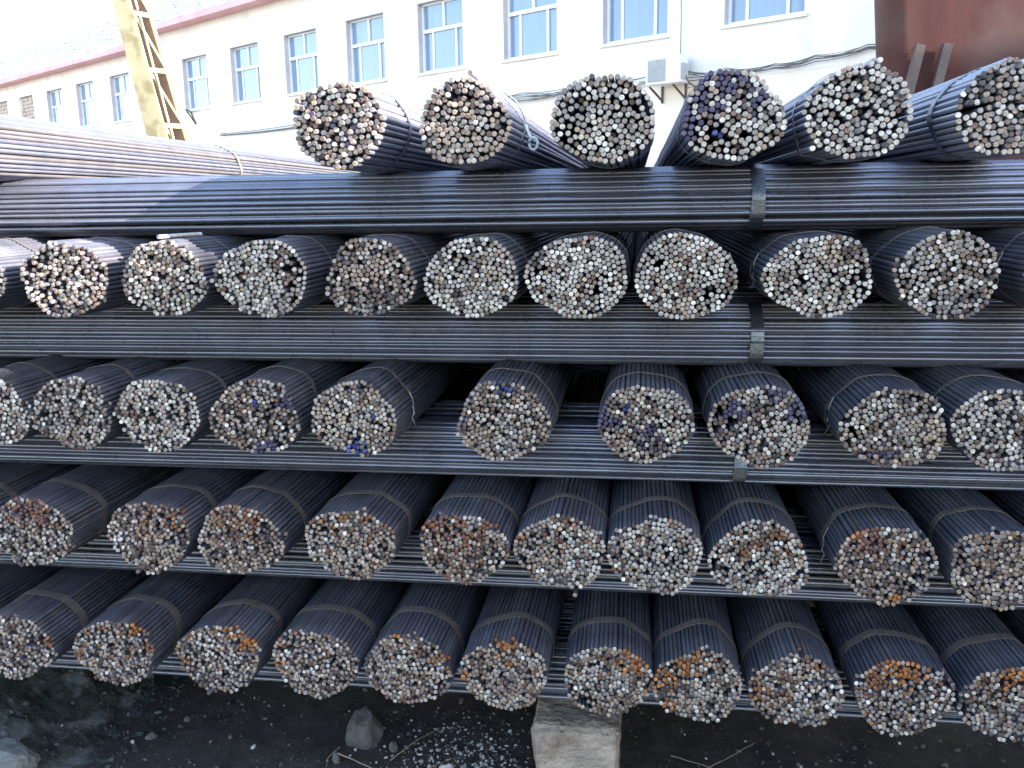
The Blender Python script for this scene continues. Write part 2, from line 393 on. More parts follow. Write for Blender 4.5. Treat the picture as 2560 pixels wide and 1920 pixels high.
# cables clipped along the wall
def cable(pts, r, label, sag=0.02):
    P = []
    for i in range(len(pts) - 1):
        a = onwall(*pts[i]); b = onwall(*pts[i + 1]); n = 6
        for k in range(n):
            t = k / n; p = a.lerp(b, t); p.z -= sag * 4 * t * (1 - t); P.append(p)
    P.append(onwall(*pts[-1]))
    m = MB(); m.tube(P, r, 5); o = m.build('wall_cable', M_CABLE)
    tag(o, label, 'cable', 'cables strung along the white wall')
run_lab = 'one of the thin dark cables bunched along the wall between air conditioner and rusty tank'
run_lab2 = 'one of the thin dark cables on the crane side of the air conditioner'
for k in range(9):
    dz = rnd.uniform(-0.10, 0.09)
    cable([(-4.4, 3.66 + dz * .6, .06), (-3.6, 3.66 + rnd.uniform(-.035, .035), .08), (-2.9, 3.60 + rnd.uniform(-.06, .04), .10), (-2.3, 3.565 + rnd.uniform(-.05, .03), .08), (-1.55, 3.52 + rnd.uniform(-.05, .09), .09), (-0.92, 3.54 + dz * 1.8, .12)], rnd.uniform(.005, .009), run_lab, 0.035)
for k in range(8):
    dz = rnd.uniform(-0.05, 0.06)
    cable([(-0.3, 3.57 + dz * 1.4, .12), (0.4, 3.56 + rnd.uniform(-.07, .07), .09), (1.4, 3.55 + rnd.uniform(-.08, .08), .08), (2.4, 3.54 + rnd.uniform(-.07, .07), .08), (4.0, 3.52 + dz, .08), (6.5, 3.50 + dz * .6, .07), (9.0, 3.49 + dz, .08), (12.6, 3.50 + dz * .5, .06)], rnd.uniform(.005, .008), run_lab2, 0.03)
cable([(-0.75, 3.85, .05), (-0.74, 4.4, .03), (-0.72, 5.1, .03), (-0.71, 6.2, .02)], 0.008, 'thin cable running straight up the wall above the white air conditioner', 0.0)

# air conditioner outdoor unit on brackets
def build_ac():
    c = onwall(-0.34, 3.44)
    root = empty('air_conditioner', c, WROT)
    m = MB(); m.box(0.0, 0.72, -0.42, -0.14, 0.02, 0.48); m.build('casing', M_ACW, root)
    g = MB(); g.box(0.05, 0.42, -0.434, -0.422, 0.06, 0.44); gr = g.build('fan_grille', M_ACG, root)
    g2 = MB()
    for k in range(9): g2.box(0.05, 0.42, -0.442, -0.436, 0.075 + k * 0.040, 0.086 + k * 0.040)
    g2.build('grille_bars', M_ACG, gr)
    p = MB(); p.box(0.722, 0.75, -0.38, -0.2, 0.08, 0.34); p.build('valve_cover', M_ACG, root)
    pp = MB(); pp.tube([(0.735, -0.25, 0.14), (0.80, -0.24, 0.0), (0.9, -0.12, -0.08), (0.92, -0.06, 0.04)], 0.014, 6); pp.build('pipe', M_BRACKET, root)
    for x in (0.10, 0.60):
        b = MB(); b.bar((x, -0.48, 0.0), (x, -0.005, 0.0), 0.035, 0.035); b.bar((x, -0.44, -0.02), (x, -0.01, -0.24), 0.03, 0.03); b.bar((x, -0.02, 0.02), (x, -0.02, -0.28), 0.035, 0.03)
        b.build('bracket', M_BRACKET, root)
    tag(root, 'white outdoor air conditioner with grey fan grille on brackets on the white wall', 'air conditioner')
build_ac()
def build_wall_bracket():
    o = onwall(14.0, 4.02)
    root_m = MB(); M = Matrix.Translation(o) @ Matrix.Rotation(WROT, 4, 'Z')
    for p, q in [((0, -.03, .18), (.42, -.40, .18)), ((.42, -.40, .18), (.28, -.03, -.22)), ((.28, -.03, -.22), (0, -.03, .18))]:
        root_m.bar(M @ Vector(p), M @ Vector(q), 0.03, 0.03)
    tag(root_m.build('wall_bracket', M_BRACKET), 'empty triangular iron bracket on the wall beside the crane leg', 'bracket')
build_wall_bracket()

# ------------------------------------------------------------------ yellow lattice crane leg
def build_crane():
    root = empty('crane_leg', (-5.35, 11.0, -0.15))
    def P(z, k):          # k: 0 left, 1 front, 2 right, 3 back
        cx = -5.905 - 0.205 * (z - 2.8); h = 0.2175 - 0.0225 * (z - 2.8)
        h *= 1.02; lat, toc = [(-h, 0.0), (0.01, h * .8), (h, 0.0), (0.0, -h * .8)][k]
        return Vector((cx + lat * .88 + toc * .47 + 5.35, lat * .47 - toc * .88, z + 0.15))
    zs = [-0.15, 9.0]
    def plate(a, b, name, m, t=0.012, inset=0.0):
        mb = MB(); p0, p1, p2, p3 = P(zs[0], a), P(zs[0], b), P(zs[1], b), P(zs[1], a)
        n = (p1 - p0).cross(p3 - p0).normalized() * t
        vs = [p0, p1, p2, p3, p0 + n, p1 + n, p2 + n, p3 + n]
        mb.add(vs, [(0, 1, 2, 3), (7, 6, 5, 4), (0, 4, 5, 1), (1, 5, 6, 2), (2, 6, 7, 3), (3, 7, 4, 0)])
        return mb.build(name, m, root)
    plate(0, 1, 'face_plate', M_YELLOW)
    plate(3, 2, 'back_plate', M_CRANEIN)
    for k in (2, 3):
        mb = MB(); mb.bar(P(-0.15, k), P(9.0, k), 0.03, 0.03); mb.build('chord', M_YELLOW if k != 3 else M_CRANEIN, root)
    step = 0.66; z = 0.1; flip = False
    while z < 8.9:
        a, b = P(z, 1), P(z, 2)
        mb = MB(); mb.bar(a, b, 0.05, 0.02, side=(0, 0, 1)); mb.build('cross_bar', M_YELLOW, root)
        if z + step < 9.0:
            mb = MB(); mb.bar(P(z + 0.03, 2), P(z + step - 0.03, 1), 0.035, 0.02, side=(1, -1, 0)); mb.build('diagonal_brace', M_YELLOW, root)
            mb = MB(); mb.bar(P(z + 0.03, 1) + Vector((.05, .02, 0)), P(z + step - 0.03, 1) + Vector((.05, .03, 0)), 0.05, 0.012, side=(1, -1, 0)); mb.build('gusset_strip', M_YELLOW, root)
        z += step
    tag(root, 'leaning yellow lattice crane leg with peeling paint standing before the white building', 'crane leg')
build_crane()

# ------------------------------------------------------------------ rusted red steel tank at the right
def build_tank():
    root = empty('steel_tank', (3.6, 7.6, -0.15))
    def lean(x, y, z): return Vector((x - 0.092 * (z - 2.7) * (1 if x < 2.5 else 0.2) + (y - 6.5) * .30, y, z)) - Vector((3.6, 7.6, -0.15))
    mb = MB()
    x0, x1, y0, y1 = 1.50, 6.4, 6.5, 8.3; rc = 0.22; zt = 7.6
    prof = []
    for (cx, cy, a0) in ((x0 + rc, y0 + rc, 180), (x1 - rc, y0 + rc, 270), (x1 - rc, y1 - rc, 0), (x0 + rc, y1 - rc, 90)):
        for k in range(7):
            a = math.radians(a0 + 15 * k); prof.append((cx + rc * math.cos(a), cy + rc * math.sin(a)))
    n = len(prof); levels = [-0.15, 1.2, 2.2, 2.7, 3.2, 4.4, 6.0, zt]
    vs = [lean(px, py, z) for z in levels for px, py in prof]
    fs = [(j * n + i, j * n + (i + 1) % n, (j + 1) * n + (i + 1) % n, (j + 1) * n + i) for j in range(len(levels) - 1) for i in range(n)]
    mb.add(vs, fs, True); mb.add(vs[-n:], [tuple(range(n))])
    mb.build('shell', M_RUSTRED, root)
    for k, x in enumerate((1.79, 1.955)):
        b = MB(); b.bar(lean(x, 6.45, 2.70), lean(x - 0.10, 6.45, 2.34), 0.055, 0.07, side=(1, 0, 0)); b.build('brace_bar', M_BRACE, root)
    b = MB(); b.bar(lean(1.66, 6.45, 2.335), lean(2.02, 6.45, 2.335), 0.09, 0.09, side=(0, 0, 1)); b.build('bottom_bar', M_BRACE, root)
    b = MB(); b.bar(lean(1.60, 6.478, 1.55), lean(6.3, 6.478, 1.55), 0.12, 0.03, side=(0, 0, 1)); b.build('rim_band', M_RUSTRED, root)
    tag(root, 'tall rusty red brown steel tank with two slanting bars welded on its face', 'tank')
build_tank()

# ------------------------------------------------------------------ unseen long building added right of the yard to block the sun; the low sun clears its roof only for the top left of the stack
def build_shade_building():
    root = empty('shade_building', (17.0, -4.0, -0.15))
    H = 6.1 + SHADE_DZ
    m = MB(); m.box(-5, 5, -14, 8.0, 0, H); m.build('wall', M_WALL, root)
    r = MB(); r.add([(-5.3, -14.3, H + .02), (5.3, -14.3, H + .02), (5.3, 8.3, H + .02), (-5.3, 8.3, H + .02), (0, -14.3, H + 1.1), (0, 8.3, H + 1.1)], [(0, 3, 5, 4), (1, 4, 5, 2), (0, 4, 1), (3, 2, 5), (0, 1, 2, 3)])
    r.build('roof', M_TILE, root)
    for y in (-9, -3, 3):
        d = MB(); d.box(-5.06, -5.004, y - 1.6, y + 1.6, 0, 3.4); d.build('door', M_CRANEIN, root)
    tag(root, 'unseen plain building added on the right of the yard to shade the stack', 'shade_building')
SHADE_DZ = 1.60  # raises the added building so its shadow edge crosses the upper stack
build_shade_building()

# ------------------------------------------------------------------ rods
RU = 0.00625    # unit rod radius, instances are scaled in section
def rod_mesh(i, L=9.0, axis='y', wav=0.0, body=None):
    """one rod: eight sided bar, rim, cut face a little tilted"""
    r_ = random.Random(100 + i); n = 8
    tilt = r_.uniform(0, 0.32); ta = r_.uniform(0, 2 * PI); sq = r_.uniform(0.94, 1.0)
    ph = r_.uniform(0, 1)
    def P(u, rr, ax, bend=(0, 0)):
        th = 2 * PI * (u + ph) / n
        a, b = rr * math.cos(th), rr * math.sin(th) * sq
        return (a + bend[0], ax, b + bend[1]) if axis == 'y' else (ax, a + bend[0], b + bend[1])
    v = []; f = []; sm = []; mi = []
    ends = [0.0, L] if not wav else [0.0, L * .3, L * .62, L]
    bends = [(0, 0)] * len(ends) if not wav else [(r_.uniform(-wav, wav), r_.uniform(-wav, wav)) for _ in ends]
    rings = []
    # cut face ring then rim ring
    def tl(rr, k):
        th = 2 * PI * (k + ph) / n
        return math.cos(th - ta) * rr * tilt
    b0 = bends[0]
    rings.append([len(v) + k for k in range(n)]); v += [P(k, RU * .80, tl(RU * .8, k), b0) for k in range(n)]
    rings.append([len(v) + k for k in range(n)]); v += [P(k, RU, 0.0011 + tl(RU, k), b0) for k in range(n)]
    for a, b in list(zip(ends, bends))[1:]:
        rings.append([len(v) + k for k in range(n)]); v += [P(k, RU, a, b) for k in range(n)]
    order = 1 if axis == 'y' else -1
    f.append(tuple(rings[0])[::order]); sm.append(False); mi.append(1)
    for q in range(len(rings) - 1):
        for k in range(n):
            fc = (rings[q][k], rings[q + 1][k], rings[q + 1][(k + 1) % n], rings[q][(k + 1) % n])
            f.append(fc[::order]); sm.append(True); mi.append(1 if q == 0 else 0)
    me = bpy.data.meshes.new('steel_rod'); me.from_pydata(v, [], f)
    me.materials.append(body or M_BODY); me.materials.append(M_END)
    me.polygons.foreach_set('use_smooth', sm); me.polygons.foreach_set('material_index', mi)
    me.update()
    bm = bmesh.new(); bm.from_mesh(me); bmesh.ops.recalc_face_normals(bm, faces=bm.faces)
    # closed only at the visible end: make sure the cap looks outward
    bm.faces.ensure_lookup_table()
    c = bm.faces[0]
    if (c.normal.y if axis == 'y' else c.normal.x) > 0: bmesh.ops.reverse_faces(bm, faces=bm.faces)
    for e in bm.edges:
        if len(e.link_faces) == 2 and {fc.material_index for fc in e.link_faces} == {0, 1}: e.smooth = False
    bm.to_mesh(me); bm.free()
    return me
ROD_END = [rod_mesh(i) for i in range(12)]
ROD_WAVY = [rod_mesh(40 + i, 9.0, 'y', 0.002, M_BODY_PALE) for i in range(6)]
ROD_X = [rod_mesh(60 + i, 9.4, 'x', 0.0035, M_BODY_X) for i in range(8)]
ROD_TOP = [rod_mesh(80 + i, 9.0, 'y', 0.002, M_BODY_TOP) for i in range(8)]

def pack(n, a, b, r, lob, it=70, seed=0, sq=2.0, gap=2.05, rj=.010):
    """n discs of radius r: an outer course laid side by side round a lumpy ellipse a x b, the rest settled inside"""
    g = np.random.default_rng(seed)
    def lim(t):
        s = np.ones_like(t)
        for k, am, ph in lob: s += am * np.cos(k * t + ph)
        return s
    def rim(t):
        c, s_ = np.cos(t), np.sin(t)
        q = (np.abs(c / (a - r)) ** sq + np.abs(s_ / (b - r)) ** sq) ** (-1 / sq) * lim(t)
        return np.stack([q * c, q * s_], 1)
    tt = np.linspace(0, 2 * PI, 2001); c = rim(tt); L = np.concatenate([[0], np.cumsum(np.sqrt((np.diff(c, axis=0) ** 2).sum(1)))])
    nr = int(L[-1] / (gap * r)); u = (np.arange(nr) + g.uniform(-.08, .08, nr)) * L[-1] / nr
    ring = rim(np.interp(u % L[-1], L, tt)); ring *= (1 + g.normal(0, rj, nr) + (g.uniform(0, 1, nr) < .03) * g.uniform(.01, .05, nr))[:, None]
    m_ = n - nr
    th = g.uniform(0, 2 * PI, m_); q = np.sqrt(g.uniform(0, 1, m_))
    p = np.concatenate([ring, rim(th) * (q * .97)[:, None]])
    fixed = np.arange(len(p)) < nr
    for k in range(it):
        d = p[:, None, :] - p[None, :, :]
        m = np.sqrt((d ** 2).sum(2)) + 1e-9
        ov = np.clip(2 * r - m, 0, None); np.fill_diagonal(ov, 0)
        w = (ov / m) * 0.45
        dp = (d * w[:, :, None]).sum(1); dp[fixed] = 0
        p = p + dp
        if k == it - 14: fixed = fixed & (g.uniform(0, 1, len(p)) < .35)
        t = np.arctan2(p[:, 1], p[:, 0]); R_ = np.sqrt((rim(t) ** 2).sum(1)); rad = np.sqrt((p ** 2).sum(1))
        lm = R_ - (1.6 * r if k < it - 14 else 0.0); o = (rad > lm) & ~fixed
        p[o] *= (lm[o] / rad[o])[:, None]
    return p

def hull(pts):
    pts = sorted(map(tuple, pts))
    def half(ps):
        h = []
        for p in ps:
            while len(h) > 1 and (h[-1][0] - h[-2][0]) * (p[1] - h[-2][1]) - (h[-1][1] - h[-2][1]) * (p[0] - h[-2][0]) <= 0: h.pop()
            h.append(p)
        return h
    lo = half(pts); up = half(pts[::-1])
    return lo[:-1] + up[:-1]

def strap_mesh(pos, r, w, axis='y', t=0.0015, mtl=None):
    ring = []
    for x, z in pos:
        for k in range(12):
            a = 2 * PI * k / 12; ring.append((x + (r + 0.0012) * math.cos(a), z + (r + 0.0012) * math.sin(a)))
    h = hull(ring); c = np.mean(h, 0); n = len(h); m = MB()
    out = []
    for x, z in h:
        d = Vector((x - c[0], z - c[1])).normalized() * t; out.append((x + d.x, z + d.y))
    def V(p, s): return (p[0], s, p[1]) if axis == 'y' else (s, p[0], p[1])
    vs = [V(p, s) for s in (-w / 2, w / 2) for p in out] + [V(p, s) for s in (-w / 2, w / 2) for p in h]
    fs = []
    for i in range(n):
        j = (i + 1) % n
        fs += [(i, j, n + j, n + i), (i, 2 * n + i, 2 * n + j, j), (n + i, n + j, 3 * n + j, 3 * n + i), (2 * n + i, 3 * n + i, 3 * n + j, 2 * n + j)]
    m.add(vs, fs, False)
    return m, out

PAL = dict(white=(0.37, 0.345, 0.335), bright=(0.48, 0.468, 0.47), grey=(0.245, 0.222, 0.228), tan=(0.30, 0.235, 0.20), brown=(0.135, 0.092, 0.080),
           dark=(0.07, 0.058, 0.060), pink=(0.30, 0.225, 0.20), rust=(0.19, 0.088, 0.05), orange=(0.31, 0.125, 0.042), blue=(0.03, 0.05, 0.19), purple=(0.055, 0.045, 0.09), red=(0.17, 0.08, 0.065))
PAL = {k: (c[0] * 1.06, c[1] * .97, c[2] * (.97 if k in ('blue', 'purple') else .86)) for k, c in PAL.items()}
MIX = dict(
    white=dict(bright=.24, white=.32, grey=.22, tan=.12, brown=.07, dark=.03),
    mixed=dict(bright=.12, white=.24, grey=.22, tan=.21, brown=.15, dark=.06),
    tan=dict(bright=.06, white=.16, grey=.16, tan=.34, pink=.10, brown=.15, dark=.03),
    brown=dict(bright=.06, white=.13, grey=.13, tan=.24, brown=.32, dark=.12),
    grey=dict(bright=.09, white=.20, grey=.30, tan=.15, brown=.16, dark=.10),
    redbrown=dict(bright=.07, white=.12, grey=.12, tan=.14, red=.28, brown=.20, dark=.07),
    pink=dict(bright=.18, white=.26, pink=.26, tan=.14, grey=.12, brown=.04))

def bundle(x, z, w, h, mix, label, y=2.4, rd=0.0062, fill=0.74, patches=(), yaw=None, pitch=0.0, straps=((2.58, 0.024),), seed=0, jit=0.0045, splay=0.03, rough=1.45, strays=(), cap=296, wavy=False, top=False, lite=False, more=(5.2, 7.2, 9.0), wire=None, loc_tag=False, taper=None):
    g = random.Random(seed * 13 + 5)
    a, b = w / 2, h / 2
    n = min(cap, int(fill * a * b / rd ** 2))
    lob = [(2, g.uniform(-.02, .02) * rough, g.uniform(0, 6)), (3, g.uniform(.015, .045) * rough, g.uniform(0, 6)), (5, g.uniform(.008, .024) * rough, g.uniform(0, 6)), (8, g.uniform(.004, .014) * rough, g.uniform(0, 6))]
    pos = pack(n, a, b, rd * (1.07 if top else 1.03), lob, seed=seed, gap=2.0)
    if lite: pos = pos[:int(n * .42)]
    if strays: pos = np.concatenate([pos, np.array(strays)])
    root = empty('rod_bundle', (x, y, z))
    if yaw is None: yaw = g.uniform(-.006, .006)
    root.rotation_euler = (pitch, 0, yaw)
    names = list(MIX[mix]); wt = [MIX[mix][k] for k in names]
    cl = [(g.uniform(-a, a), g.uniform(-b, b), g.uniform(.25, .5) * a, g.choice(('brown', 'grey', 'tan', 'dark', 'grey'))) for _ in range(3)]
    ty, tx = g.uniform(-.05, .05), g.uniform(-.05, .05)
    s = rd / RU
    for (px, pz) in pos:
        k = g.choices(names, wt)[0]
        for cx, cz, cr, cn in cl:
            if math.hypot(px - cx, pz - cz) < cr and g.random() < .38: k = cn
        rust = 0.0
        for (qx, qz, qr, qn, qp) in patches[::-1]:
            d = math.hypot(px / a - qx, pz / b - qz)
            if d < qr * g.uniform(.6, 1.15) and g.random() < qp:
                k = qn
                rust = g.uniform(.3, 1.0) if qn in ('orange', 'rust') else 0.0
        c = PAL[k]; f = g.uniform(.72, 1.18)
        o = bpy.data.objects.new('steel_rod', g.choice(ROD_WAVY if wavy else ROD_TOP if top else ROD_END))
        o.color = (c[0] * f, c[1] * f, c[2] * f, 1.0 - rust)
        dy = g.gauss(0, jit) + tx * px + ty * pz
        u = g.random()
        if u < .09: dy += g.uniform(.008, .035)
        elif u < .13: dy -= g.uniform(.004, .018)
        o.location = (px, dy, pz)
        o.scale = (s, 1, s)
        sp = math.radians(splay)
        o.rotation_euler = (g.gauss(0, sp) * .6, g.uniform(0, 2 * PI), g.gauss(0, sp))
        o.rotation_mode = 'XYZ'
        # roll about the rod's own axis first, then the tiny splay
        R = Matrix.Rotation(g.gauss(0, sp), 4, 'Z') @ Matrix.Rotation(g.gauss(0, sp) * .6, 4, 'X') @ Matrix.Rotation(g.uniform(0, 2 * PI), 4, 'Y')
        o.rotation_euler = R.to_euler()
        col.objects.link(o); o.parent = root
    for sy, sw in straps:
        m, _ = strap_mesh(pos, rd, sw)
        st = m.build('strap', M_STRAP_BLUE if top else M_STRAP, root); st.location = (0, sy - y, 0)
        st.rotation_euler = (g.uniform(-.04, .04), 0, g.uniform(-.05, .05))
    # further bands down the length
    for sy in more:
        m, _ = strap_mesh(pos, rd, .024); st = m.build('strap', M_STRAP, root); st.location = (0, sy - y, 0)
    if wire:
        side, zz = wire
        hx = side * (a + 0.004)
        m = MB()
        P = [Vector((hx * .93, straps[0][0] - y - .03, b * .45)), Vector((hx * 1.02, straps[0][0] - y - .035, b * .2)), Vector((hx * 1.0, straps[0][0] - y - .03, 0)),
             Vector((hx * 1.06, straps[0][0] - y - .045, -b * .12)), Vector((hx * .99, straps[0][0] - y - .04, -b * .25)), Vector((hx * 1.1, straps[0][0] - y - .06, -b * .42))]
        m.tube(P, .0016, 5); m.build('tie_wire', M_WIRE, root)
    tag(root, label, 'steel bundle', 'steel rod bundles seen end on')
    return root, pos

# ---- top row, thicker rods
TR = 0.0075
O = 'orange'
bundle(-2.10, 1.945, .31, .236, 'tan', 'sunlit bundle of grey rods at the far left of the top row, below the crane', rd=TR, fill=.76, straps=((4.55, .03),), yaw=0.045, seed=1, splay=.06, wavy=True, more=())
bundle(-.796, 1.956, .262, .222, 'tan', 'top row bundle with tan ends and sunlit flank, left of the tagged bundle', rd=TR, fill=.76, straps=((2.665, .028),), seed=2, top=True, splay=.10, rough=1.2, patches=((-.9, .3, .5, 'purple', .25), (.2, -.2, .35, 'purple', .3), (-.5, -.1, .3, 'tan', .4)), jit=.007)
T2, T2pos = bundle(-.457, 1.954, .244, .222, 'tan', 'top row bundle of grey tan rods with a white looped tag hanging from its tie', rd=TR, fill=.76, straps=((2.64, .008),), strays=((.022, .122),), seed=3, top=True, splay=.12, patches=((.8, .5, .5, 'grey', .5),))
bundle(-.096, 1.954, .268, .226, 'white', 'top row bundle with pale ends facing the camera squarely, dark voids between rods', rd=TR, fill=.72, straps=((2.66, .02),), seed=4, top=True, rough=1.3)
bundle(.227, 1.952, .258, .224, 'white', 'top row bundle with purple stained rods on its upper left', rd=TR, fill=.74, straps=((2.6, .02),), seed=5, top=True, rough=1.5, patches=((-.75, .25, .55, 'purple', .7), (-.1, .8, .4, 'purple', .5), (.45, .3, .25, 'purple', .6), (-.3, -.45, .1, 'blue', .9), (-.9, -.35, .25, 'purple', .7)))
bundle(.529, 1.953, .262, .228, 'white', 'top row bundle rising in front of the left edge of the rusty tank', rd=TR, fill=.72, straps=((2.545, .02),), strays=((.03, .122), (.042, .118), (-.105, -.085)), seed=6, top=True, rough=1.5)
bundle(.880, 1.950, .262, .224, 'grey', 'top row bundle of dull grey ends cut by the right border, strap before the tank', rd=TR, fill=.74, straps=((2.595, .03),), seed=7, top=True, splay=.16)

# ---- second row
AR = .0066
zA = 1.552
def rowA(x, w, h, mix, label, seed, **k):
    k.setdefault('straps', ((2.62, .006),))
    return bundle(x, zA + k.pop('dz', 0), w, h, mix, label, rd=AR, seed=seed, fill=.79, **k)
rowA(-1.965, .27, .214, 'pink', 'sunlit bundle at the left border in the second row, only its flank in view', 11)
rowA(-1.631, .262, .218, 'pink', 'second row bundle with pinkish ends and sunlit rods on top, leftmost end in full view', 12, jit=.009, rough=1.4, patches=((-.3, -.1, .4, 'tan', .35),))
rowA(-1.328, .262, .212, 'mixed', 'second row bundle with even grey white ends under the lone stray rod', 13, patches=((0, 0, 2, 'white', .3),))
rowA(-1.037, .268, .217, 'white', 'second row bundle with white ends, straight below the strap of the sunlit flank above', 14)
rowA(-.729, .252, .214, 'brown', 'second row bundle with brownish pink ends below the tan top row bundle', 15, patches=((-.1, .2, .5, 'pink', .5), (.2, .7, .12, 'purple', .8)))
rowA(-.445, .262, .216, 'white', 'second row bundle with bright ends and a loose wire, under the tagged bundle', 16, wire=(-1, 0))
rowA(-.160, .276, .218, 'white', 'brightest white bundle of the second row, with small black voids', 17, yaw=-.005, patches=((-.2, -.1, .25, 'bright', .6),))
rowA(.119, .268, .224, 'white', 'second row bundle with a vertical brown streak, left of the wide strap', 18, yaw=.005, patches=((0, .2, .25, 'brown', .6), (0, -.3, .25, 'brown', .6), (-.05, -.75, .2, 'tan', .6)), wire=(1, .2))
rowA(.456, .270, .214, 'white', 'second row bundle with an ochre patch above centre, right of the wide strap', 19, patches=((.2, .45, .3, 'tan', .7),), wire=(-1, .2))
rowA(.765, .256, .219, 'mixed', 'second row bundle with grey tan ends, bulging at its right side', 20, patches=((.5, .1, .4, 'brown', .4),))
rowA(1.085, .262, .216, 'grey', 'shaded second row bundle cut by the right border, only its dark flank in view', 21, wire=(-1, .2))

# ---- third row
BR = .0065
zB = 1.156
def rowB(x, w, h, mix, label, seed, **k):
    k.setdefault('straps', ((2.585, .02),))
    return bundle(x, zB + k.pop('dz', 0), w, h, mix, label, rd=BR, seed=seed, fill=.81, **k)
rowB(-1.925, .262, .218, 'white', 'third row bundle cut off by the left border', 31)
rowB(-1.658, .258, .222, 'grey', 'third row bundle with dull grey ends, touching the one cut by the left border', 32, patches=((-.2, -.1, .5, 'grey', .5),))
rowB(-1.383, .264, .222, 'white', 'third row bundle with pale ends between a dull grey and a purplish bundle', 33, patches=((-.6, .5, .35, 'tan', .5), (-.5, 0, .35, 'brown', .3)))
rowB(-1.085, .262, .222, 'brown', 'third row bundle with purplish brown ends and blue paint at upper right and bottom', 34, rough=1.5, patches=((.75, .45, .3, 'purple', .9), (.2, -.95, .35, 'purple', .9), (0, .35, .1, 'blue', .8)))
rowB(-.793, .258, .218, 'tan', 'third row bundle with blue painted rods at its bottom, left of the wide gap', 35, patches=((0, -.72, .28, 'blue', .75), (.45, .15, .1, 'blue', .8), (.05, .75, .25, 'purple', .5), (.3, -.2, .4, 'white', .4)), wire=(1, 0))
rowB(-.367, .262, .224, 'brown', 'third row bundle standing alone between two wide gaps, tapering to its foot', 36, rough=1.6, patches=((.1, .8, .12, 'blue', .9), (0, .85, .25, 'purple', .4), (0, -.4, .5, 'grey', .3), (.4, .1, .5, 'white', .4)))
rowB(.022, .258, .220, 'brown', 'third row bundle with purple ends at its left rim and one blue rod', 37, patches=((-.95, .1, .4, 'purple', .9), (-.4, .4, .1, 'blue', .9), (.1, -.35, .35, 'purple', .6), (.4, 0, .5, 'white', .35)))
rowB(.323, .262, .226, 'brown', 'third row bundle above a strap seal, violet patches at upper left and right rim', 38, rough=1.5, patches=((-.5, .35, .3, 'purple', .8), (.8, .35, .35, 'purple', .9), (.3, .7, .2, 'purple', .7), (.5, -.1, .5, 'white', .5)))
rowB(.664, .262, .220, 'brown', 'third row bundle with tan brown ends and a wire end hanging at its left', 39, patches=((.7, -.1, .5, 'tan', .6), (-.5, .5, .5, 'white', .4), (-.2, -.6, .3, 'purple', .3)), wire=(-1, 0))
rowB(.938, .262, .220, 'grey', 'third row bundle with silver grey ends cut by the right border', 40, patches=((-.1, 0, 1.2, 'white', .25),), dz=.004, wire=(-1, .3))
rowB(1.245, .262, .22, 'mixed', 'third row bundle hidden past the right border', 41)

# ---- fourth row
zC = .779
def rowC(x, w, h, mix, label, seed, **k):
    k.setdefault('straps', ((2.575, .031),))
    return bundle(x, zC + k.pop('dz', 0), w, h, mix, label, rd=.0064, patches=tuple(k.pop('patches', ())) + ((0, 0, 2, 'brown', .10), (0, .2, 2, 'tan', .14), (0, .7, .9, 'rust', .15)), seed=seed, fill=.83, **k)
rowC(-2.13, .262, .22, 'grey', 'dark flank of a fourth row bundle entering at the left border', 50)
rowC(-1.835, .27, .222, 'grey', 'fourth row bundle with pinkish grey ends at the left border', 51, patches=((0, .85, .6, 'red', .5), (.1, .5, .12, O, .8)))
rowC(-1.449, .266, .222, 'brown', 'fourth row bundle with rusty upper right rim and silvery left rim', 52, patches=((-.8, -.1, .35, 'bright', .5), (.6, .55, .4, 'rust', .45), (-.85, .5, .12, O, .8)))
rowC(-1.163, .266, .218, 'tan', 'fourth row bundle with warm brown ends and light rust rim, third from the left', 53, patches=((0, .85, .55, 'rust', .4), (0, -.2, .8, 'brown', .35)))
rowC(-.823, .270, .216, 'tan', 'fourth row bundle with orange rods along its top, left of the red brown one', 54, patches=((-.3, .9, .4, O, .45), (.5, .75, .2, 'rust', .6), (-.7, -.2, .3, 'white', .5)))
rowC(-.489, .264, .216, 'redbrown', 'reddest bundle of the fourth row, with a dark rusty upper left', 55, patches=((-.4, .7, .5, 'red', .6), (-.7, .6, .2, O, .5), (.7, -.3, .4, 'white', .4)))
rowC(-.210, .260, .216, 'mixed', 'fourth row bundle with silvery ends, a single rod slipping out at its foot', 56, strays=((.042, -.122),), patches=((.5, 0, .6, 'bright', .4), (-.85, .35, .1, O, .7), (0, -.1, .4, 'tan', .3)))
rowC(.056, .264, .222, 'white', 'fourth row bundle with even white ends between two silvery bundles', 57, patches=((0, 0, 2, 'grey', .2), (-.9, -.4, .12, O, .6)))
rowC(.336, .262, .228, 'white', 'fourth row bundle with a small rust red spot left of its centre', 58, patches=((-.3, .1, .18, 'rust', .8), (.3, .6, .15, 'rust', .5), (.55, -.9, .12, O, .7)), wire=None)
rowC(.670, .266, .222, 'brown', 'fourth row bundle with dark brown ends and an orange rod cluster at its foot', 59, patches=((-.5, .6, .4, 'red', .6), (.2, -.82, .14, O, .9), (.7, .2, .4, 'white', .3), (-.6, .7, .12, O, .5)), wire=(-1, 0))
rowC(.954, .266, .222, 'brown', 'fourth row bundle with brown ends cut by the right border', 60, patches=((-.95, -.6, .14, O, .8), (0, 0, .7, 'tan', .3)))
rowC(1.24, .262, .22, 'brown', 'fourth row bundle past the right border, only its strapped flank showing', 61)

